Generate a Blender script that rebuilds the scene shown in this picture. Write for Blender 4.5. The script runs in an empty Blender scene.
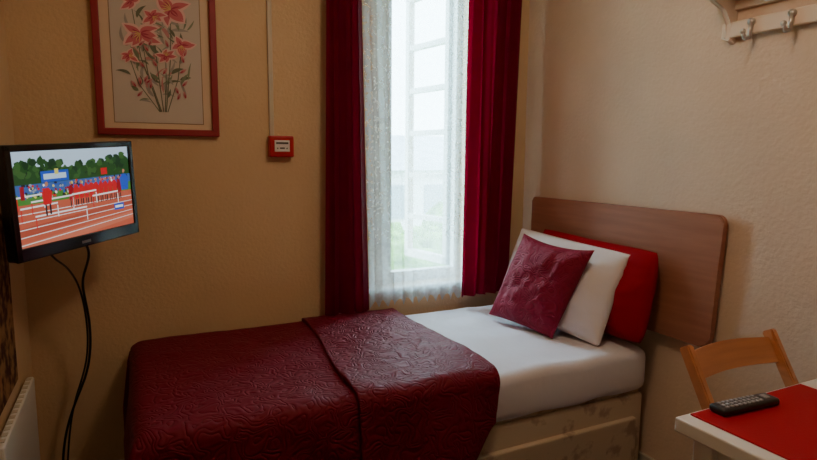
import bpy, bmesh, math, random
from mathutils import Matrix, Vector, noise
random.seed(7)
scn=bpy.context.scene
COL=scn.collection
# ---------------------------------------------------------------- helpers
def lin(c):
    return tuple(((v/255)/12.92 if v/255<=0.04045 else ((v/255+0.055)/1.055)**2.4) for v in c)
def mat(name,rgb,rough=0.7,spec=0.3,bump=None,metal=0.0,sheen=0.0,var=0.0,varscale=6,emit=None,estr=1.0):
    m=bpy.data.materials.new(name); m.use_nodes=True
    nt=m.node_tree; b=nt.nodes['Principled BSDF']
    c=lin(rgb)+(1,)
    b.inputs['Base Color'].default_value=c
    b.inputs['Roughness'].default_value=rough
    b.inputs['Specular IOR Level'].default_value=spec
    b.inputs['Metallic'].default_value=metal
    if sheen: b.inputs['Sheen Weight'].default_value=sheen
    if emit:
        b.inputs['Emission Color'].default_value=lin(emit)+(1,)
        b.inputs['Emission Strength'].default_value=estr
    tc=nt.nodes.new('ShaderNodeTexCoord')
    if var:
        n=nt.nodes.new('ShaderNodeTexNoise'); n.inputs['Scale'].default_value=varscale; n.inputs['Detail'].default_value=4
        nt.links.new(tc.outputs['Object'],n.inputs['Vector'])
        r=nt.nodes.new('ShaderNodeValToRGB')
        r.color_ramp.elements[0].color=tuple(v*(1-var) for v in c[:3])+(1,)
        r.color_ramp.elements[1].color=tuple(min(1,v*(1+var)) for v in c[:3])+(1,)
        r.color_ramp.elements[0].position=.3; r.color_ramp.elements[1].position=.7
        nt.links.new(n.outputs['Fac'],r.inputs['Fac']); nt.links.new(r.outputs['Color'],b.inputs['Base Color'])
    if bump:
        sc,st,dist=bump
        n=nt.nodes.new('ShaderNodeTexNoise'); n.inputs['Scale'].default_value=sc; n.inputs['Detail'].default_value=5
        nt.links.new(tc.outputs['Object'],n.inputs['Vector'])
        bp=nt.nodes.new('ShaderNodeBump'); bp.inputs['Strength'].default_value=st; bp.inputs['Distance'].default_value=dist
        nt.links.new(n.outputs['Fac'],bp.inputs['Height']); nt.links.new(bp.outputs['Normal'],b.inputs['Normal'])
    return m
def obj(name,bm,m=None,parent=None,smooth=False,loc=None,rot=None):
    me=bpy.data.meshes.new(name); bmesh.ops.recalc_face_normals(bm,faces=bm.faces[:]) ; bm.to_mesh(me); bm.free()
    o=bpy.data.objects.new(name,me); COL.objects.link(o)
    if m is not None:
        for mm in (m if isinstance(m,list) else [m]): me.materials.append(mm)
    if smooth:
        for p in me.polygons: p.use_smooth=True
    if parent: o.parent=parent
    if loc: o.location=loc
    if rot: o.rotation_euler=rot
    return o
def empty(name,loc=(0,0,0),rot=(0,0,0)):
    e=bpy.data.objects.new(name,None); COL.objects.link(e); e.location=loc; e.rotation_euler=rot; e.empty_display_size=.05
    return e
def addbox(bm,x0,x1,y0,y1,z0,z1,bev=0.0,seg=2):
    r=bmesh.ops.create_cube(bm,size=1)
    vs=r['verts']
    bmesh.ops.scale(bm,verts=vs,vec=(x1-x0,y1-y0,z1-z0))
    bmesh.ops.translate(bm,verts=vs,vec=((x0+x1)/2,(y0+y1)/2,(z0+z1)/2))
    if bev:
        es=list({e for v in vs for e in v.link_edges})
        bmesh.ops.bevel(bm,geom=es,offset=bev,segments=seg,affect='EDGES',profile=.5)
def box(name,x0,x1,y0,y1,z0,z1,m,parent=None,bev=0.0,seg=2,smooth=False):
    bm=bmesh.new(); addbox(bm,x0,x1,y0,y1,z0,z1,bev,seg)
    return obj(name,bm,m,parent,smooth)
def cyl(bm,p0,p1,r,seg=14,r2=None):
    p0=Vector(p0);p1=Vector(p1);d=p1-p0
    rr=bmesh.ops.create_cone(bm,cap_ends=True,segments=seg,radius1=r,radius2=r if r2 is None else r2,depth=d.length)
    q=d.to_track_quat('Z','Y').to_matrix().to_4x4()
    bmesh.ops.transform(bm,matrix=Matrix.Translation((p0+p1)/2)@q,verts=rr['verts'])
def curve(name,pts,r,m,parent=None):
    cu=bpy.data.curves.new(name,'CURVE'); cu.dimensions='3D'; cu.bevel_depth=r; cu.bevel_resolution=3
    s=cu.splines.new('NURBS'); s.points.add(len(pts)-1)
    for i,p in enumerate(pts): s.points[i].co=(*p,1)
    s.use_endpoint_u=True; s.order_u=4
    cu.materials.append(m)
    o=bpy.data.objects.new(name,cu); COL.objects.link(o)
    if parent:o.parent=parent
    return o
def extrude_poly(name,pts,plane,a,b,m,parent=None,bev=0.0):
    bm=bmesh.new()
    def P(p,t):
        return {'x':(t,p[0],p[1]),'y':(p[0],t,p[1]),'z':(p[0],p[1],t)}[plane]
    va=[bm.verts.new(P(p,a)) for p in pts]; vb=[bm.verts.new(P(p,b)) for p in pts]
    n=len(pts); bm.faces.new(va); bm.faces.new(vb[::-1])
    for i in range(n): bm.faces.new((va[i],va[(i+1)%n],vb[(i+1)%n],vb[i]))
    if bev:
        es=[e for e in bm.edges if (e.verts[0] in va)==(e.verts[1] in va)]
        bmesh.ops.bevel(bm,geom=es,offset=bev,segments=2,affect='EDGES')
    return obj(name,bm,m,parent)
def rrect(x0,x1,y0,y1,rs,n=8):
    out=[]
    for (cx,cy,sx,sy,a0),r in zip([(x1,y1,-1,-1,0),(x0,y1,1,-1,90),(x0,y0,1,1,180),(x1,y0,-1,1,270)],rs):
        for i in range(n+1):
            a=math.radians(a0+90*i/n)
            out.append((cx+sx*r+r*math.cos(a),cy+sy*r+r*math.sin(a)))
    return out
def art(name,items,cmap,parent,y0=0.0,emis=None,dl=0.00003,rough=.5):
    """flat printed / displayed picture made of thin coloured shapes in the local XZ plane, painted back to front"""
    bm=bmesh.new(); keys=[];mats=[]
    items=sorted(items,key=lambda t:t[1])
    for n_,(k,l,pts) in enumerate(items):
        if k not in keys:
            keys.append(k)
            if emis: mats.append(mat(name+'_'+k,(5,5,5),.4,.3,emit=cmap[k],estr=emis))
            else: mats.append(mat(name+'_'+k,cmap[k],rough,.2))
        vs=[bm.verts.new((p[0],y0-dl*n_,p[1])) for p in pts]
        f=bm.faces.new(vs); f.material_index=keys.index(k)
    me=bpy.data.meshes.new(name); bm.to_mesh(me); bm.free()
    o=bpy.data.objects.new(name,me); COL.objects.link(o); o.parent=parent
    for mm in mats: me.materials.append(mm)
    return o

# ---------------------------------------------------------------- materials
M_wall=mat('wall_paint',(214,182,144),.75,.2,bump=(70,.45,.006),var=.04,varscale=3)
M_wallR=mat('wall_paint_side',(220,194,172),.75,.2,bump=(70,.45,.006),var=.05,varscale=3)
M_ceil=mat('ceiling_paint',(225,215,195),.85)
M_floor=mat('carpet',(58,38,34),.95,.1,bump=(300,.6,.004),var=.2,varscale=60)
M_white=mat('white_gloss',(232,228,225),.35,.5)
M_rack=mat('cream_painted_wood',(228,208,190),.4,.4)
M_trim=mat('trim_paint',(205,195,180),.45,.4)
M_upvc=mat('window_frame_white',(225,232,236),.35,.5)
M_curt=mat('burgundy_curtain',(104,0,34),.8,.12,bump=(160,.2,.002),var=.12,varscale=12)
nt=M_curt.node_tree;tl=nt.nodes.new('ShaderNodeBsdfTranslucent');tl.inputs[0].default_value=lin((150,0,36))+(1,)
mx=nt.nodes.new('ShaderNodeMixShader');mx.inputs[0].default_value=.22
nt.links.new(nt.nodes['Principled BSDF'].outputs[0],mx.inputs[1]);nt.links.new(tl.outputs[0],mx.inputs[2]);nt.links.new(mx.outputs[0],nt.nodes['Material Output'].inputs[0])
M_wood=mat('beech_laminate',(160,104,76),.5,.3)
M_woodedge=mat('beech_edge',(200,150,105),.5,.4)
M_black=mat('black_plastic',(14,14,16),.3,.5)
M_blackm=mat('black_metal',(18,18,20),.5,.5)
M_red=mat('alarm_red',(175,14,28),.4,.4)
M_sheet=mat('white_sheet',(226,222,232),.85,.15,bump=(9,.25,.02))
M_pill=mat('white_pillowcase',(228,220,222),.85,.15,bump=(14,.3,.015))
M_redpill=mat('red_pillowcase',(150,0,24),.75,.12,bump=(12,.3,.015))
M_frame=mat('picture_frame_rose',(145,42,50),.45,.3)
M_chair=mat('chair_beech',(196,128,72),.4,.4)
M_chrome=mat('hook_metal',(200,195,190),.3,.5,metal=.6)

def wood_grain(m,rgb,axis_scale,c0=.85,c1=1.12):
    nt=m.node_tree;b=nt.nodes['Principled BSDF']
    tc=nt.nodes.new('ShaderNodeTexCoord'); mp=nt.nodes.new('ShaderNodeMapping'); mp.inputs['Scale'].default_value=axis_scale
    n=nt.nodes.new('ShaderNodeTexNoise'); n.inputs['Scale'].default_value=3; n.inputs['Detail'].default_value=6
    r=nt.nodes.new('ShaderNodeValToRGB'); c=lin(rgb)
    r.color_ramp.elements[0].position=.3;r.color_ramp.elements[1].position=.7
    r.color_ramp.elements[0].color=tuple(v*c0 for v in c)+(1,); r.color_ramp.elements[1].color=tuple(min(1,v*c1) for v in c)+(1,)
    nt.links.new(tc.outputs['Object'],mp.inputs['Vector']);nt.links.new(mp.outputs['Vector'],n.inputs['Vector'])
    nt.links.new(n.outputs['Fac'],r.inputs['Fac']);nt.links.new(r.outputs['Color'],b.inputs['Base Color'])
wood_grain(M_wood,(162,106,80),(8,1,14))
wood_grain(M_chair,(200,132,88),(1,8,14))

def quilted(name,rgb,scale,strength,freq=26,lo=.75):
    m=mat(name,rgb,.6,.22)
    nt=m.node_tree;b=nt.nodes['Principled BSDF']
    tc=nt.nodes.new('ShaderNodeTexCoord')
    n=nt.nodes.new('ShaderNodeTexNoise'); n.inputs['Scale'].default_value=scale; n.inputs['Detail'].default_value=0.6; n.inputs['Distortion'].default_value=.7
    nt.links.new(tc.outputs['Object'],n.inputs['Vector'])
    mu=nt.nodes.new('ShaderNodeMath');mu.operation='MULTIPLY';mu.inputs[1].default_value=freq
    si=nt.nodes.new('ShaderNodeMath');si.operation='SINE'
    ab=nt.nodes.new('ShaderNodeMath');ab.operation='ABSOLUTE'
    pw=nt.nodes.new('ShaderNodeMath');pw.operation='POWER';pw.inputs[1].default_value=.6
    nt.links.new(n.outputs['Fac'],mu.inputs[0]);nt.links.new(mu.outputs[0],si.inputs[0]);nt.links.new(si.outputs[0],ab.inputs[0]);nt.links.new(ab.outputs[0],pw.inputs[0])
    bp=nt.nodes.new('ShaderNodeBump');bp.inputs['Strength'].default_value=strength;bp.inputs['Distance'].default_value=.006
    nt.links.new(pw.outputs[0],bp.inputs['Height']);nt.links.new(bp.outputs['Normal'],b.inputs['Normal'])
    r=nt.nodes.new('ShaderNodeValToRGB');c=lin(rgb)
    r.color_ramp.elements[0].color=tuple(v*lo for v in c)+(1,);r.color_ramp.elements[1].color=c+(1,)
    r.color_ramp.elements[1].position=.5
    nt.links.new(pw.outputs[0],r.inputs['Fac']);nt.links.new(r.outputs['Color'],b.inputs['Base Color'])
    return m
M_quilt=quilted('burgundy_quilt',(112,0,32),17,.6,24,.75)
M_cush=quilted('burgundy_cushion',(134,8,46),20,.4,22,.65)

# ---------------------------------------------------------------- room shell
XL,XR,YB,YF,ZC=-.36,1.904,2.5,-1.7,2.45
OX0,OX1,OZ0,OZ1=1.03,1.565,.715,2.30
def quadwall(name,fn,m):
    bm=bmesh.new(); fn(bm); return obj(name,bm,m)
def wb(bm):
    T=.16
    addbox(bm,XL-.1,OX0,YB,YB+T,-.05,ZC+.05); addbox(bm,OX1,XR+.1,YB,YB+T,-.05,ZC+.05)
    addbox(bm,OX0,OX1,YB,YB+T,-.05,OZ0); addbox(bm,OX0,OX1,YB,YB+T,OZ1,ZC+.05)
quadwall('wall_back',wb,M_wall)
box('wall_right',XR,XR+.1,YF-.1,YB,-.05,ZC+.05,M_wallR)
box('wall_left',XL-.1,XL,YF-.1,YB,-.05,ZC+.05,M_wall)
box('wall_front',XL,XR,YF-.1,YF,-.05,ZC+.05,M_wall)
box('floor',XL,XR,YF,YB,-.05,0,M_floor)
box('ceiling',XL,XR,YF,YB,ZC,ZC+.05,M_ceil)
box('baseboard_back',XL,XR,YB-.015,YB,0,.11,M_trim,bev=.004)
box('baseboard_right',XR-.015,XR,YF,YB-.02,0,.11,M_trim,bev=.004)
box('baseboard_left',XL,XL+.015,YF,YB-.02,0,.11,M_trim,bev=.004)

# ---------------------------------------------------------------- window
win=empty('window_1',(0,0,0))
yw=YB+.10
bm=bmesh.new()
GX0,GX1=1.175,1.535
addbox(bm,OX0,GX0,yw,yw+.05,OZ0,OZ1,.006); addbox(bm,GX1,OX1,yw,yw+.05,OZ0,OZ1,.004)
addbox(bm,GX0-.005,GX1+.005,yw,yw+.05,OZ0,OZ0+.05,.006); addbox(bm,GX0-.005,GX1+.005,yw,yw+.05,OZ1-.05,OZ1,.006)
obj('frame',bm,M_upvc,win)
box('sill',OX0-.02,OX1+.02,YB-.03,yw+.01,OZ0-.025,OZ0,M_upvc,win,.005)
cas=empty('casement',(GX1,yw+.05,0),(0,0,math.radians(-80)));cas.parent=win
W=.385; z0,z1=OZ0+.05,OZ1-.06
bm=bmesh.new()
addbox(bm,-.035,0,-.02,.02,z0,z1,.004); addbox(bm,-W,-W+.035,-.02,.02,z0,z1,.004)
addbox(bm,-W,0,-.02,.02,z0,z0+.045,.004); addbox(bm,-W,0,-.02,.02,z1-.045,z1,.004)
zz=z0+.24
while zz<z1-.1:
    addbox(bm,-W+.02,-.02,-.016,.016,zz-.014,zz+.014); zz+=.235
obj('casement_bars',bm,M_upvc,cas)
M_glass=bpy.data.materials.new('window_glass');M_glass.use_nodes=True
nt=M_glass.node_tree; nt.nodes.clear()
o_=nt.nodes.new('ShaderNodeOutputMaterial');mx=nt.nodes.new('ShaderNodeMixShader');tr=nt.nodes.new('ShaderNodeBsdfTransparent');gl=nt.nodes.new('ShaderNodeBsdfGlossy')
gl.inputs['Roughness'].default_value=.05; mx.inputs[0].default_value=.07
nt.links.new(tr.outputs[0],mx.inputs[1]);nt.links.new(gl.outputs[0],mx.inputs[2]);nt.links.new(mx.outputs[0],o_.inputs[0])
bm=bmesh.new(); addbox(bm,-W+.03,-.03,-.002,.002,z0+.04,z1-.04); obj('pane',bm,M_glass,cas)

# outside
gx=empty('neighbouring_house',(0,0,0))
M_brick=mat('render_wall',(225,230,234),.9,var=.08); M_roof=mat('slate_roof',(185,196,206),.8,var=.15,varscale=3)
M_dark=mat('dark_glass',(150,165,175),.2)
box('house_walls',5.2,13,14,18,-6,1.05,M_brick,gx)
extrude_poly('roof',[(13.7,1.0),(18.3,1.0),(16,2.0)],'x',5.0,13.2,M_roof,gx)
bm=bmesh.new()
for i in range(5):
    addbox(bm,5.9+i*1.4,6.7+i*1.4,13.95,14.02,-.3,.6)
obj('house_windows',bm,M_dark,gx)
M_leaf=mat('foliage',(104,146,84),.8,var=.5,varscale=6)
bm=bmesh.new()
for i in range(26):
    c=Vector((3.0+random.random()*5.5,6.6+random.random()*2.2,-1.15+random.random()*1.3))
    r=bmesh.ops.create_icosphere(bm,subdivisions=3,radius=.45+random.random()*.3)
    for v in r['verts']:
        v.co*=1+.35*noise.noise(v.co*5+c); v.co+=c
obj('garden_bushes',bm,M_leaf)
box('garden_ground',-20,40,3.0,60,-4.1,-4.0,mat('grass',(110,140,80),.95,var=.2),None)

# ---------------------------------------------------------------- curtains
def drapery(name,x0,x1,z0,z1,y,amp,folds,m,seed=0,gather=0.0,xb0=None,xb1=None,nx=160,nz=50,solid=.003,scallop=0):
    bm=bmesh.new(); G=[]
    xb0=x0 if xb0 is None else xb0; xb1=x1 if xb1 is None else xb1
    for j in range(nz+1):
        t=j/nz; row=[]
        for i in range(nx+1):
            s=i/nx
            zb=z0+(scallop*abs(math.sin(s*folds*math.pi*1.5)) if scallop else 0)
            z=z1+(zb-z1)*t
            X=(x0+(x1-x0)*s)*(1-t)+(xb0+(xb1-xb0)*s)*t
            ph=s*folds*2*math.pi+seed+.5*noise.noise(Vector((s*4,t*1.2,seed)))*3
            a=amp*(.75+.5*t)*(.7+.6*noise.noise(Vector((s*6,t*.8,seed+5))))
            row.append(bm.verts.new((X+.25*a*math.sin(ph*2),y+a*math.sin(ph)+.22*a*math.sin(ph*2.3+1),z)))
        G.append(row)
    for j in range(nz):
        for i in range(nx):
            bm.faces.new((G[j][i],G[j][i+1],G[j+1][i+1],G[j+1][i]))
    o=obj(name,bm,m,None,True)
    if solid:
        md=o.modifiers.new('thick','SOLIDIFY'); md.thickness=solid
    return o
drapery('curtain',.792,.945,.632,2.32,2.415,.020,3,M_curt,1.3,xb0=.765,xb1=.985,solid=0)
drapery('curtain',1.465,1.795,.655,2.32,2.40,.026,4.5,M_curt,4.1,xb0=1.455,xb1=1.745,solid=0)
rod=empty('curtain_rail');bm=bmesh.new();cyl(bm,(.66,2.41,2.345),(1.86,2.41,2.345),.012)
for xx in (.72,1.82): cyl(bm,(xx,2.41,2.345),(xx,2.5,2.345),.008)
obj('rail',bm,M_white,rod)
# net
M_net=bpy.data.materials.new('net_lace');M_net.use_nodes=True
nt=M_net.node_tree;nt.nodes.clear()
o_=nt.nodes.new('ShaderNodeOutputMaterial');mx=nt.nodes.new('ShaderNodeMixShader');tr=nt.nodes.new('ShaderNodeBsdfTransparent')
m2=nt.nodes.new('ShaderNodeMixShader');df=nt.nodes.new('ShaderNodeBsdfDiffuse');tl=nt.nodes.new('ShaderNodeBsdfTranslucent')
df.inputs[0].default_value=(.80,.88,.95,1);tl.inputs[0].default_value=(.80,.92,.98,1)
m2.inputs[0].default_value=.75
tc=nt.nodes.new('ShaderNodeTexCoord');vo=nt.nodes.new('ShaderNodeTexNoise');vo.inputs['Scale'].default_value=60;vo.inputs['Detail'].default_value=2
rp=nt.nodes.new('ShaderNodeValToRGB');rp.color_ramp.elements[0].position=.4;rp.color_ramp.elements[1].position=.6
rp.color_ramp.elements[0].color=(.26,.26,.26,1);rp.color_ramp.elements[1].color=(.34,.34,.34,1)
sx_=nt.nodes.new('ShaderNodeSeparateXYZ');nt.links.new(tc.outputs['Object'],sx_.inputs[0])
mr=nt.nodes.new('ShaderNodeMapRange');mr.inputs[1].default_value=.95;mr.inputs[2].default_value=.65;mr.inputs[3].default_value=0;mr.inputs[4].default_value=.32
nt.links.new(sx_.outputs[2],mr.inputs[0])
ad=nt.nodes.new('ShaderNodeMath');ad.operation='ADD'
nt.links.new(tc.outputs['Object'],vo.inputs['Vector']);nt.links.new(vo.outputs['Fac'],rp.inputs['Fac']);nt.links.new(rp.outputs['Color'],ad.inputs[0]);nt.links.new(mr.outputs[0],ad.inputs[1]);nt.links.new(ad.outputs[0],mx.inputs[0])
nt.links.new(df.outputs[0],m2.inputs[1]);nt.links.new(tl.outputs[0],m2.inputs[2])
nt.links.new(tr.outputs[0],mx.inputs[1]);nt.links.new(m2.outputs[0],mx.inputs[2]);nt.links.new(mx.outputs[0],o_.inputs[0])
drapery('net_curtain',.955,1.53,.63,2.33,2.452,.009,8,M_net,2.2,xb0=1.0,xb1=1.52,solid=0,scallop=.035)

# ---------------------------------------------------------------- bed
bed=empty('single_bed')
M_divan=mat('divan_fabric',(196,180,150),.8,.2)
nt=M_divan.node_tree;b=nt.nodes['Principled BSDF'];tc=nt.nodes.new('ShaderNodeTexCoord')
v1=nt.nodes.new('ShaderNodeTexVoronoi');v1.inputs['Scale'].default_value=10
n1=nt.nodes.new('ShaderNodeTexNoise');n1.inputs['Scale'].default_value=30;n1.inputs['Detail'].default_value=3
ad=nt.nodes.new('ShaderNodeMath');ad.operation='MULTIPLY_ADD';ad.inputs[1].default_value=.9
nt.links.new(tc.outputs['Object'],v1.inputs['Vector']);nt.links.new(tc.outputs['Object'],n1.inputs['Vector'])
nt.links.new(v1.outputs['Distance'],ad.inputs[0]);nt.links.new(n1.outputs['Fac'],ad.inputs[2])
rp=nt.nodes.new('ShaderNodeValToRGB');e=rp.color_ramp.elements
e[0].position=.66;e[0].color=lin((168,146,128))+(1,);e[1].position=.86;e[1].color=lin((200,180,156))+(1,)
nt.links.new(ad.outputs[0],rp.inputs['Fac']);nt.links.new(rp.outputs['Color'],b.inputs['Base Color'])
BX0,BX1,BY0,BY1=.0,1.850,1.597,2.44
box('divan_base',BX0,BX1,BY0,BY1,.055,.395,M_divan,bed,.012,3,True)
for nm,a,c in (('drawer_front',.98,1.80),('drawer_front_2',.06,.94)):
    box(nm,a,c,BY0-.020,BY0+.01,.075,.305,M_divan,bed,.006,2)
bm=bmesh.new()
for xx in (.06,BX1-.06):
    for yy in (BY0+.07,BY1-.07):
        cyl(bm,(xx,yy,0),(xx,yy,.06),.022)
obj('castors',bm,M_black,bed)
def softbox(name,x0,x1,y0,y1,z0,z1,m,parent,bev,amp,fr,cuts=24):
    bm=bmesh.new();addbox(bm,x0,x1,y0,y1,z0,z1,bev,4)
    big=[e for e in bm.edges if e.calc_length()>.3]
    bmesh.ops.subdivide_edges(bm,edges=big,cuts=cuts,use_grid_fill=True)
    for v in bm.verts:
        v.co.z+=amp*noise.noise(Vector((v.co.x*fr,v.co.y*fr,v.co.z*2)))
        v.co.y+=amp*.7*noise.noise(Vector((v.co.x*fr*1.3,3,v.co.z*3)))
    return obj(name,bm,m,parent,True)
softbox('mattress',BX0+.005,BX1-.005,BY0,BY1,.392,.56,M_divan,bed,.03,.002,3)
softbox('sheet',BX0-.005,BX1+.008,BY0-.018,BY1+.008,.408,.588,M_sheet,bed,.04,.010,7,40)
hb=empty('headboard')
pts=[(y+(.025*(1.145-z)/.49 if y<1.6 else 0),z) for y,z in rrect(1.31,2.375,.655,1.145,[.02,.03,.04,.05])]
extrude_poly('panel',pts,'x',1.864,1.889,M_wood,hb,.004)
box('strut',1.889,1.903,1.75,1.81,.0,.9,M_woodedge,hb)
box('strut_2',1.889,1.903,2.2,2.26,.0,.9,M_woodedge,hb)

# bedspread
def edge(s,r):
    if s<=0: return s,0.0
    if s<r*math.pi/2: return r*math.sin(s/r), r*(1-math.cos(s/r))
    return r, r+s-r*math.pi/2
def drape(name,xl,xr,hang,top,m,foot=0.0,off=0.0,th=.014,nx=130,ny=130,seed=0,back=.05,r=.045,parent=None):
    bm=bmesh.new();G=[]
    yb=BY1+.010; yf=BY0-.024-off; x0=BX0-.02-off
    for i in range(nx+1):
        s=i/nx; row=[]
        for j in range(ny+1):
            t=j/ny
            ymid=yb-(yb-yf)*t
            l=xl(ymid); R_=xr(ymid)
            a=l-foot+(R_-l+foot)*s
            H=hang(a)
            L=back+(yb-yf)+H
            q=t*L-back
            if q<0:
                Y=yb; dy=min(-q,back)
            else:
                qq=q-((yb-yf)-r)
                o2,dy=edge(qq,r)
                Y=yf+r-o2
            ox,dx=edge((x0+r)-a,r)
            X=x0+r-ox
            k=min(dx,dy)
            d=max(dx,dy)+.15*k
            X-=.28*k; Y-=.20*k if q>0 else 0
            P=Vector((a*3.0,q*3.0,seed))
            nz=noise.noise(P)*.009+noise.noise(P*2.7)*.005+noise.noise(P*7)*.0018
            z=top+off-d
            if dy>r and q>0:
                fl=min(1,(dy-r)/.2)
                Y-=fl*(.014+.016*math.sin(a*17+seed+2*noise.noise(Vector((a*2,0,seed)))))+nz
            elif dx>r:
                fl=min(1,(dx-r)/.2); X-=fl*(.015+.015*math.sin(q*15+seed))
            else: z+=nz+.004
            row.append(bm.verts.new((X,Y,z)))
        G.append(row)
    for i in range(nx):
        for j in range(ny):
            bm.faces.new((G[i][j],G[i+1][j],G[i+1][j+1],G[i][j+1]))
    o=obj(name,bm,m,parent,True)
    md=o.modifiers.new('thick','SOLIDIFY');md.thickness=th;md.offset=0
    return o
def sm(x): x=max(0,min(1,x)); return x*x*(3-2*x)
spread=empty('bedspread')
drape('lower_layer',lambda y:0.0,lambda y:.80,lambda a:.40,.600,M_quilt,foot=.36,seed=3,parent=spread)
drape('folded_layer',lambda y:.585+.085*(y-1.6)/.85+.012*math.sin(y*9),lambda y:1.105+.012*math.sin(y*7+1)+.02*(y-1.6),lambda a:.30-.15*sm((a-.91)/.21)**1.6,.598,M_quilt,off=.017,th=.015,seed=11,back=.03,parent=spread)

# pillows
def pillow(name,c,u,v,th,m,sag=.02,n=48,seed=0,pinch=.08,corner=.0):
    c=Vector(c);u=Vector(u);v=Vector(v);w=u.cross(v).normalized()
    bm=bmesh.new()
    for sgn in (1,-1):
        G=[]
        for i in range(n+1):
            row=[]
            for j in range(n+1):
                a=-1+2*i/n;b_=-1+2*j/n
                a2=a*(1-pinch*(1-b_*b_)) ; b2=b_*(1-pinch*(1-a*a))
                kk=1-corner*(a*a*b_*b_)**1.5
                a2*=kk;b2*=kk
                h=(max(0,(1-a**4))*max(0,(1-b_**4)))**.55
                h*=(.86+.14*math.cos(a*b_*3))
                wr=noise.noise(Vector((a*2.2,b_*2.2,seed+sgn)))*.18+noise.noise(Vector((a*5,b_*5,seed)))*.12
                p=c+u*(a2/2)+v*(b2/2)+w*(sgn*th/2*h*(1+wr))
                p.z-=sag*(1-a*a)*(b_>0)*b_*.6
                row.append(bm.verts.new(p))
            G.append(row)
        for i in range(n):
            for j in range(n):
                bm.faces.new((G[i][j],G[i+1][j],G[i+1][j+1],G[i][j+1]))
    bmesh.ops.remove_doubles(bm,verts=bm.verts[:],dist=.0006)
    return obj(name,bm,m,None,True)
pillow('pillow',(1.782,1.872,.815),(.01,-.72,-.02),(.07,.0,.385),.12,M_redpill,seed=3,pinch=.03,corner=.09)
pillow('pillow',(1.692,1.965,.797),(.06,-.655,-.04),(.12,-.03,.385),.12,M_pill,seed=8,pinch=.05,corner=.04,sag=0)
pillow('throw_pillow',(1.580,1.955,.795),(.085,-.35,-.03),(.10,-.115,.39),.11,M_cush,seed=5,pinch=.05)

# ---------------------------------------------------------------- television
tv=empty('wall_mounted_television',(-.147,2.077,1.215),(0,math.radians(-3),math.radians(51.4)))
W,H=.50,.325
bm=bmesh.new();addbox(bm,-W/2,W/2,-.012,.022,-H/2,H/2,.008,3)
addbox(bm,-W*.36,W*.36,.02,.05,-H*.36,H*.36,.012,2)
obj('housing',bm,M_black,tv)
bz=.019; sx0,sx1,sz0,sz1=-W/2+bz,W/2-bz,-H/2+.038,H/2-bz
bm=bmesh.new()
addbox(bm,-W/2,W/2,-.020,-.010,H/2-bz,H/2,.003);addbox(bm,-W/2,W/2,-.020,-.010,-H/2,sz0,.003)
addbox(bm,-W/2,-W/2+bz,-.020,-.010,-H/2,H/2,.003);addbox(bm,W/2-bz,W/2,-.020,-.010,-H/2,H/2,.003)
obj('bezel',bm,mat('gloss_black',(10,10,12),.15,.6),tv)
box('brand_badge',-.018,.018,-.0206,-.0198,-H/2+.012,-H/2+.020,mat('badge_grey',(120,120,125),.4),tv)
def S(u,v): return (sx0+(sx1-sx0)*u, sz0+(sz1-sz0)*v)
def rect(u0,v0,u1,v1): return [S(u0,v0),S(u1,v0),S(u1,v1),S(u0,v1)]
def blob(u,v,ru,rv,n=10,j=.25):
    return [S(min(1,max(0,u+ru*(1+random.uniform(-j,j))*math.cos(2*math.pi*k/n))),v+rv*(1+random.uniform(-j,j))*math.sin(2*math.pi*k/n)) for k in range(n)]
C={'sky':(190,215,235),'tree':(38,74,34),'tree2':(58,94,46),'tree3':(26,54,30),'stand':(60,96,160),'red':(200,30,38),'red2':(150,24,36),'track':(190,92,68),'track2':(172,78,58),'track3':(200,110,84),'white':(240,240,240),'blue':(40,80,190),'grass':(74,130,54),'dark':(40,30,40),'yellow':(215,205,100),'skin':(180,120,92),'grey':(150,155,165)}
it=[('sky',0,rect(0,.7,1,1)),('tree',1,[S(0,.58),S(1,.58),S(1,.82),S(.75,.84),S(.5,.80),S(.2,.83),S(0,.84)])]
for i in range(110):
    u=.03+.94*random.random(); it.append((random.choice(['tree','tree2','tree3','tree']),2+i%3,blob(u,.72+.15*random.random()+.03*math.sin(u*9),.018+.015*random.random(),.03+.025*random.random())))
it+=[('stand',5,rect(0,.54,1,.655)),('blue',6,rect(.20,.66,.42,.78)),('sky',7,rect(.22,.69,.40,.75)),
('grass',5,rect(0,.44,1,.555)),('track',5,rect(0,0,1,.445)),('track2',6,[S(0,.1),S(1,.26),S(1,.32),S(0,.2)]),('track3',6,[S(0,0),S(.5,0),S(1,.08),S(1,.16),S(0,.04)])]
for k in range(5):
    it.append(('white',7,[S(0,.02+k*.08),S(1,.12+k*.062),S(1,.126+k*.062),S(0,.029+k*.08)]))
for i in range(190):
    u=.02+.95*random.random();v=.50+.15*random.random()
    it.append((random.choice(['red','white','blue','dark','yellow','red2','grey','stand','dark']),8,blob(u,v,.009,.016,6)))
for q in range(11):
    u=.40+q*.045
    it.append((random.choice(['red','red2','red']),9,[S(u,.43),S(u+.038,.44),S(u+.042,.56),S(u+.028,.60),S(u+.010,.60),S(u-.004,.55)]));it.append(('skin',10,blob(u+.02,.625,.010,.018)))
    it.append(('dark',9,rect(u+.006,.35,u+.014,.43)));it.append(('dark',9,rect(u+.022,.36,u+.032,.43)))
for u0,v0,w_ in ((.02,.30,.28),(.10,.36,.33),(.42,.38,.22),(.12,.20,.42),(.0,.42,.2),(.6,.33,.25)):
    it.append(('white',11,[S(u0,v0+.10),S(u0+w_,v0+.115),S(u0+w_,v0+.132),S(u0,v0+.118)]));it.append(('red',11,rect(u0,v0-.03,u0+.007,v0+.10)));it.append(('white',11,rect(u0+w_-.007,v0-.03,u0+w_,v0+.10)))
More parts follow.
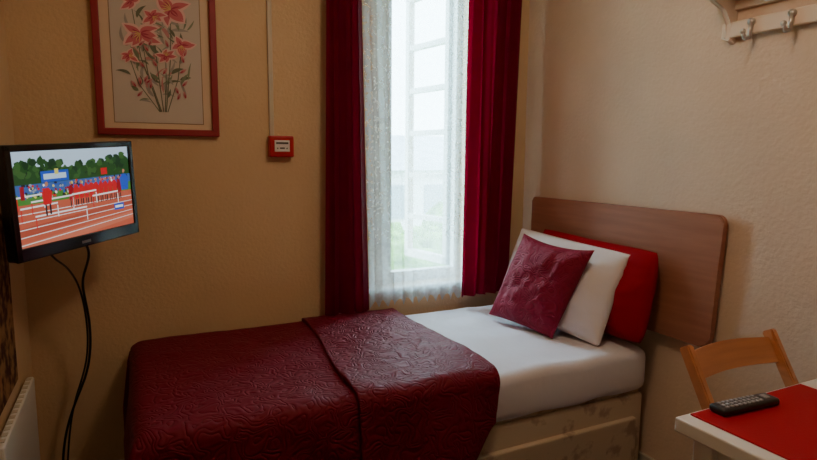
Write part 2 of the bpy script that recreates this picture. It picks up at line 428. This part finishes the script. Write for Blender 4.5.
it+= [('red',12,[S(.19,.42),S(.25,.42),S(.265,.55),S(.24,.60),S(.21,.60),S(.185,.55)]),('skin',13,blob(.226,.64,.013,.028)),('dark',12,rect(.20,.30,.213,.42)),('dark',12,rect(.232,.31,.246,.42)),
('blue',12,[S(.89,.46),S(.96,.46),S(.97,.60),S(.945,.66),S(.905,.66),S(.88,.60)]),('skin',13,blob(.924,.70,.013,.026)),('blue',12,rect(.80,.22,.90,.30)),('white',13,rect(.81,.245,.89,.275)),('yellow',12,rect(.30,.74,.33,.80)),('red',12,rect(.70,.68,.76,.76)),('red2',12,rect(.03,.5,.06,.64))]
art('screen',it,C,tv,y0=-.0125,emis=.95,dl=.000015)
bm=bmesh.new()
addbox(bm,-.06,.06,.048,.058,-.06,.06,.003)
obj('vesa_plate',bm,M_blackm,tv)
brk=empty('tv_wall_bracket');bm=bmesh.new()
cyl(bm,(-.19,2.14,1.22),(-.25,2.30,1.22),.014);cyl(bm,(-.25,2.30,1.22),(-.352,2.24,1.22),.014)
cyl(bm,(-.25,2.30,1.18),(-.25,2.30,1.26),.018);addbox(bm,-.36,-.35,2.19,2.29,1.12,1.32,.002)
obj('arm',bm,M_blackm,brk)
curve('power_cable',[(-.17,2.13,1.09),(-.125,2.17,1.05),(-.13,2.24,.98),(-.17,2.30,.90),(-.15,2.33,.78),(-.15,2.36,.65),(-.17,2.38,.52),(-.24,2.40,.38),(-.28,2.42,.2),(-.28,2.44,.02)],.0045,M_black)
curve('aerial_cable',[(-.24,2.03,1.09),(-.23,2.06,1.03),(-.20,2.14,.99),(-.19,2.22,.95),(-.173,2.30,.89),(-.158,2.335,.77),(-.16,2.37,.62),(-.19,2.39,.5),(-.25,2.41,.34),(-.27,2.43,.02)],.0035,M_black)

# ---------------------------------------------------------------- picture
pic=empty('framed_flower_print',(.127,2.5,1.725))
fw,fh,ft=.44,.615,.026
bm=bmesh.new()
addbox(bm,-fw/2,fw/2,-.026,-.002,-fh/2,-fh/2+ft,.004);addbox(bm,-fw/2,fw/2,-.026,-.002,fh/2-ft,fh/2,.004)
addbox(bm,-fw/2,-fw/2+ft,-.026,-.002,-fh/2+ft*.6,fh/2-ft*.6,.004);addbox(bm,fw/2-ft,fw/2,-.026,-.002,-fh/2+ft*.6,fh/2-ft*.6,.004)
obj('frame',bm,M_frame,pic)
box('mat_board',-fw/2+.01,fw/2-.01,-.008,-.003,-fh/2+.01,fh/2-.01,mat('mat_board',(222,196,168),.8),pic)
CP={'paper':(204,192,182),'edge':(150,120,95),'pink':(206,112,122),'pale':(232,192,188),'deep':(176,66,88),'stem':(112,116,98),'leaf':(130,140,116),'leaf2':(116,126,108),'grey':(164,158,152),'yell':(220,190,130),'rose':(196,136,138)}
pw,ph=.318,.515
it=[('edge',0,[(-pw/2-.003,-ph/2-.003),(pw/2+.003,-ph/2-.003),(pw/2+.003,ph/2+.003),(-pw/2-.003,ph/2+.003)]),('paper',1,[(-pw/2,-ph/2),(pw/2,-ph/2),(pw/2,ph/2),(-pw/2,ph/2)])]
def petal(k,l,cx,cz,ang,L,wd,bend=0,sq=1.0):
    A=[];B=[]
    for i in range(9):
        t=i/8; ww=wd*math.sin(math.pi*t**.8)*.5
        a=ang+bend*t
        px=cx+L*t*math.cos(a);pz=cz+L*t*math.sin(a)*sq
        A.append((px-ww*math.sin(a),pz+ww*math.cos(a)));B.append((px+ww*math.sin(a),pz-ww*math.cos(a)))
    it.append((k,l,A+B[::-1][1:-1]))
def stem(x0,z0_,x1,z1_,w_=.0018):
    mxx=(x0+x1)/2+(x1-x0)*.2
    zm=(z0_+z1_)/2
    it.append(('stem',3,[(x0-w_,z0_),(x0+w_,z0_),(mxx+w_,zm),(x1+w_*.7,z1_),(x1-w_*.7,z1_),(mxx-w_,zm)]))
for q in range(90):
    a=max(-.11,min(.11,random.gauss(.0,.06)));z=-.19+.33*random.random()
    petal(random.choice(['leaf','leaf2','grey','grey','stem','rose']),2,a,z,random.uniform(.2,2.9),random.uniform(.03,.075),random.uniform(.006,.016),random.uniform(-.7,.7))
fl=[(-.085,.195,.060),(.055,.175,.088),(-.055,.075,.084),(.090,.045,.064),(-.01,.145,.056),(-.10,-.01,.044),(.03,.0,.048)]
for n_,(a,b_,s) in enumerate(fl):
    stem(.015+(a*.15),-.215,a,b_)
    base=4+n_*3
    for q in range(6):
        ang=q*math.pi/3+n_*.7+random.uniform(-.25,.25); LL=s*random.uniform(.65,1.05); bd=random.uniform(-.8,.8)
        petal('pale',base,a,b_,ang,LL,s*.52,bd,.8)
        petal('pink',base+1,a,b_,ang,LL*.88,s*.30,bd,.8)
        petal('deep',base+2,a,b_,ang,LL*.5,s*.08,bd,.8)
    for q in range(5): petal('yell',base+2,a,b_,.6+q*.4+n_,s*.45,s*.04,.4)
for q in range(22):
    a_=random.uniform(-.10,.10);b2=random.uniform(-.17,.06); an=random.uniform(.5,2.6); petal('rose',22,a_,b2,an,.030,.012); petal('deep',23,a_,b2,an,.018,.005)
art('print',it,CP,pic,y0=-.009,dl=.00002,rough=.7)

# ---------------------------------------------------------------- alarm call point
al=empty('fire_alarm_call_point',(.597,2.5,1.382))
bm=bmesh.new();addbox(bm,-.052,.052,-.045,0,-.045,.045,.006,3);obj('red_box',bm,M_red,al)
bm=bmesh.new();addbox(bm,-.032,.032,-.049,-.044,-.022,.026,.002);obj('glass_panel',bm,M_white,al)
bm=bmesh.new();addbox(bm,-.026,.026,-.0505,-.048,.010,.018);addbox(bm,-.010,.010,-.0505,-.048,-.010,-.004);cyl(bm,(-.02,-.0505,-.008),(-.02,-.048,-.008),.003);cyl(bm,(.02,-.0505,-.008),(.02,-.048,-.008),.003);obj('label_marks',bm,mat('label_dark',(90,85,85),.5),al)
box('cable_conduit',.553,.573,2.488,2.5,1.425,ZC,mat('conduit',(200,185,165),.5),None,.003)

# ---------------------------------------------------------------- coat rack shelf on right wall
rk=empty('coat_rack')
for nm,yy in (('end_bracket',1.365),('end_bracket_2',.55)):
    extrude_poly(nm,[(1.904,1.735),(1.904,1.905),(1.75,1.905),(1.74,1.89),(1.75,1.875),(1.84,1.845),(1.872,1.80),(1.872,1.745)],'y',yy-.02,yy,M_rack,rk,.003)
bm=bmesh.new();addbox(bm,1.872,1.890,.53,1.38,1.752,1.805,.005)
for k in range(3): addbox(bm,1.750+k*.05,1.785+k*.05,.53,1.375,1.900,1.918,.004)
addbox(bm,1.885,1.903,.53,1.375,1.845,1.885,.003)
obj('rails',bm,M_rack,rk)
bm=bmesh.new()
for yy in (1.27,1.14,1.01,.88,.75,.62):
    cyl(bm,(1.874,yy,1.79),(1.862,yy,1.79),.012)
    cyl(bm,(1.866,yy,1.79),(1.862,yy,1.738),.007,r2=.006)
    cyl(bm,(1.862,yy,1.740),(1.838,yy,1.733),.006);cyl(bm,(1.838,yy,1.733),(1.828,yy,1.752),.006)
    bmesh.ops.create_uvsphere(bm,u_segments=10,v_segments=8,radius=.009,matrix=Matrix.Translation((1.827,yy,1.755)))
obj('hooks',bm,M_chrome,rk,True)

# ---------------------------------------------------------------- heater + patterned hanging on left wall
ht=empty('panel_heater')
box('body',XL+.010,XL+.034,1.75,2.30,.12,.575,M_white,ht,.007,3)
bm=bmesh.new()
for i in range(13): addbox(bm,XL+.015,XL+.029,1.78+i*.04,1.80+i*.04,.573,.577)
obj('grille',bm,M_trim,ht)
box('wall_fixing',XL,XL+.02,1.85,2.25,.2,.5,M_white,ht)
M_pat=mat('patterned_fabric',(110,62,40),.9)
nt=M_pat.node_tree;b=nt.nodes['Principled BSDF'];tc=nt.nodes.new('ShaderNodeTexCoord');n1=nt.nodes.new('ShaderNodeTexNoise');n1.inputs['Scale'].default_value=22;n1.inputs['Detail'].default_value=3
rp=nt.nodes.new('ShaderNodeValToRGB');rp.color_ramp.elements[0].position=.42;rp.color_ramp.elements[1].position=.6
rp.color_ramp.elements[0].color=lin((66,26,22))+(1,);rp.color_ramp.elements[1].color=lin((150,110,70))+(1,)
nt.links.new(tc.outputs['Object'],n1.inputs['Vector']);nt.links.new(n1.outputs['Fac'],rp.inputs['Fac']);nt.links.new(rp.outputs['Color'],b.inputs['Base Color'])
box('patterned_wall_hanging',XL,XL+.012,1.2,2.15,.62,1.16,M_pat,None,.004)

# ---------------------------------------------------------------- table
tb=empty('desk_table')
TX0,TX1,TY0,TY1,TZ=1.128,1.885,-.35,.880,.74
box('top',TX0,TX1,TY0,TY1,TZ-.035,TZ,M_white,tb,.004)
bm=bmesh.new()
for xx in (TX0+.03,TX1-.08):
    for yy in (TY0+.03,TY1-.08): addbox(bm,xx,xx+.05,yy,yy+.05,0,TZ-.035,.004)
addbox(bm,TX0+.05,TX1-.05,TY1-.07,TY1-.05,TZ-.11,TZ-.035);addbox(bm,TX0+.05,TX0+.07,TY0+.05,TY1-.05,TZ-.11,TZ-.035)
obj('legs',bm,M_white,tb)
box('table_runner',1.168,1.60,TY0+.02,TY1-.010,TZ,TZ+.004,mat('runner_red',(170,0,28),.6,.2,bump=(200,.2,.002)),None,.001)
rm=empty('remote_control',(1.315,.835,TZ+.004),(0,0,math.radians(-4)))
bm=bmesh.new();addbox(bm,-.095,.095,-.023,.023,.0,.019,.007,3);obj('body',bm,mat('remote_grey',(40,40,44),.4,.5),rm,True)
bm=bmesh.new()
for i in range(9):
    for j in range(3):
        addbox(bm,-.078+i*.014,-.069+i*.014,-.016+j*.012,-.008+j*.012,.018,.0215,.001,1)
addbox(bm,.058,.076,-.010,.010,.018,.0215,.002,1)
obj('buttons',bm,mat('button_grey',(165,165,170),.5),rm)

# ---------------------------------------------------------------- folding chair
ch=empty('folding_chair')
def bar(bm,p0,p1,wx,wt):
    p0=Vector(p0);p1=Vector(p1);d=(p1-p0);L=d.length
    r=bmesh.ops.create_cube(bm,size=1);bmesh.ops.scale(bm,verts=r['verts'],vec=(wx,wt,L))
    zax=d.normalized();xax=Vector((1,0,0));xax=(xax-zax*xax.dot(zax)).normalized();yax=zax.cross(xax)
    Mx=Matrix((xax,yax,zax)).transposed().to_4x4()
    bmesh.ops.transform(bm,matrix=Matrix.Translation((p0+p1)/2)@Mx,verts=r['verts'])
    es=list({e for v in r['verts'] for e in v.link_edges});bmesh.ops.bevel(bm,geom=es,offset=.004,segments=2,affect='EDGES')
bm=bmesh.new()
for xx in (1.345,1.705):
    bar(bm,(xx,1.03,.835),(xx,.555,.0),.022,.034)
for xx in (1.375,1.675):
    bar(bm,(xx,.60,.44),(xx,.99,.0),.022,.034)
obj('side_frames',bm,M_chair,ch)
bm=bmesh.new();N=20;ring=[]
dirv=Vector((0,.495,.869))
for i in range(N+1):
    s=i/N; x=1.355+.34*s; bow=.022*math.sin(math.pi*s); crown=.006*math.sin(math.pi*s)
    base=Vector((x,.985+bow,.752))
    top=base+dirv*(.074+crown); nrm=Vector((0,.869,-.495))*.016
    ring.append([bm.verts.new(base),bm.verts.new(top),bm.verts.new(top+nrm),bm.verts.new(base+nrm)])
for i in range(N):
    for k in range(4): bm.faces.new((ring[i][k],ring[i][(k+1)%4],ring[i+1][(k+1)%4],ring[i+1][k]))
bm.faces.new(ring[0]);bm.faces.new(ring[N][::-1])
obj('back_rail',bm,M_chair,ch)
bm=bmesh.new()
for k in range(5): addbox(bm,1.36,1.69,.60+k*.07,.655+k*.07,.44,.456,.003)
addbox(bm,1.36,1.69,.80,.82,.42,.44);addbox(bm,1.36,1.69,.66,.68,.17,.19)
obj('seat_slats',bm,M_chair,ch)

# ---------------------------------------------------------------- lights
lp=empty('ceiling_light')
LX,LY=.82,1.0
bm=bmesh.new();bmesh.ops.create_uvsphere(bm,u_segments=24,v_segments=12,radius=.11,matrix=Matrix.Translation((LX,LY,ZC-.03))@Matrix.Diagonal((1,1,.5,1)))
obj('opal_shade',bm,mat('opal_glass',(240,225,190),.4,emit=(255,215,165),estr=1.5),lp,True)
def light(name,typ,loc,energy,color,size=.1,rot=None):
    l=bpy.data.lights.new(name,typ);l.energy=energy;l.color=color
    if typ=='POINT': l.shadow_soft_size=size
    o=bpy.data.objects.new(name,l);COL.objects.link(o);o.location=loc
    if rot:o.rotation_euler=rot
    return o
light('ceiling_bulb','POINT',(LX,LY,ZC-.20),15,(1.0,.76,.54),.13)

w=bpy.data.worlds.new('sky');scn.world=w;w.use_nodes=True
bg=w.node_tree.nodes['Background'];bg.inputs[0].default_value=(.62,.88,1.0,1);bg.inputs[1].default_value=17.0

# ---------------------------------------------------------------- camera
f=575.0;yaw=math.radians(26);pitch=math.radians(7.2);roll=math.radians(-.4)
R=Matrix.Rotation(-yaw,3,'Z')@Matrix.Rotation(math.pi/2-pitch,3,'X')@Matrix.Rotation(-roll,3,'Z')
cam=bpy.data.cameras.new('camera');cam.sensor_width=36;cam.lens=36*f/817;cam.clip_start=.02
co=bpy.data.objects.new('camera',cam);COL.objects.link(co)
co.matrix_world=Matrix.Translation((0,0,1.34))@R.to_4x4()
scn.camera=co
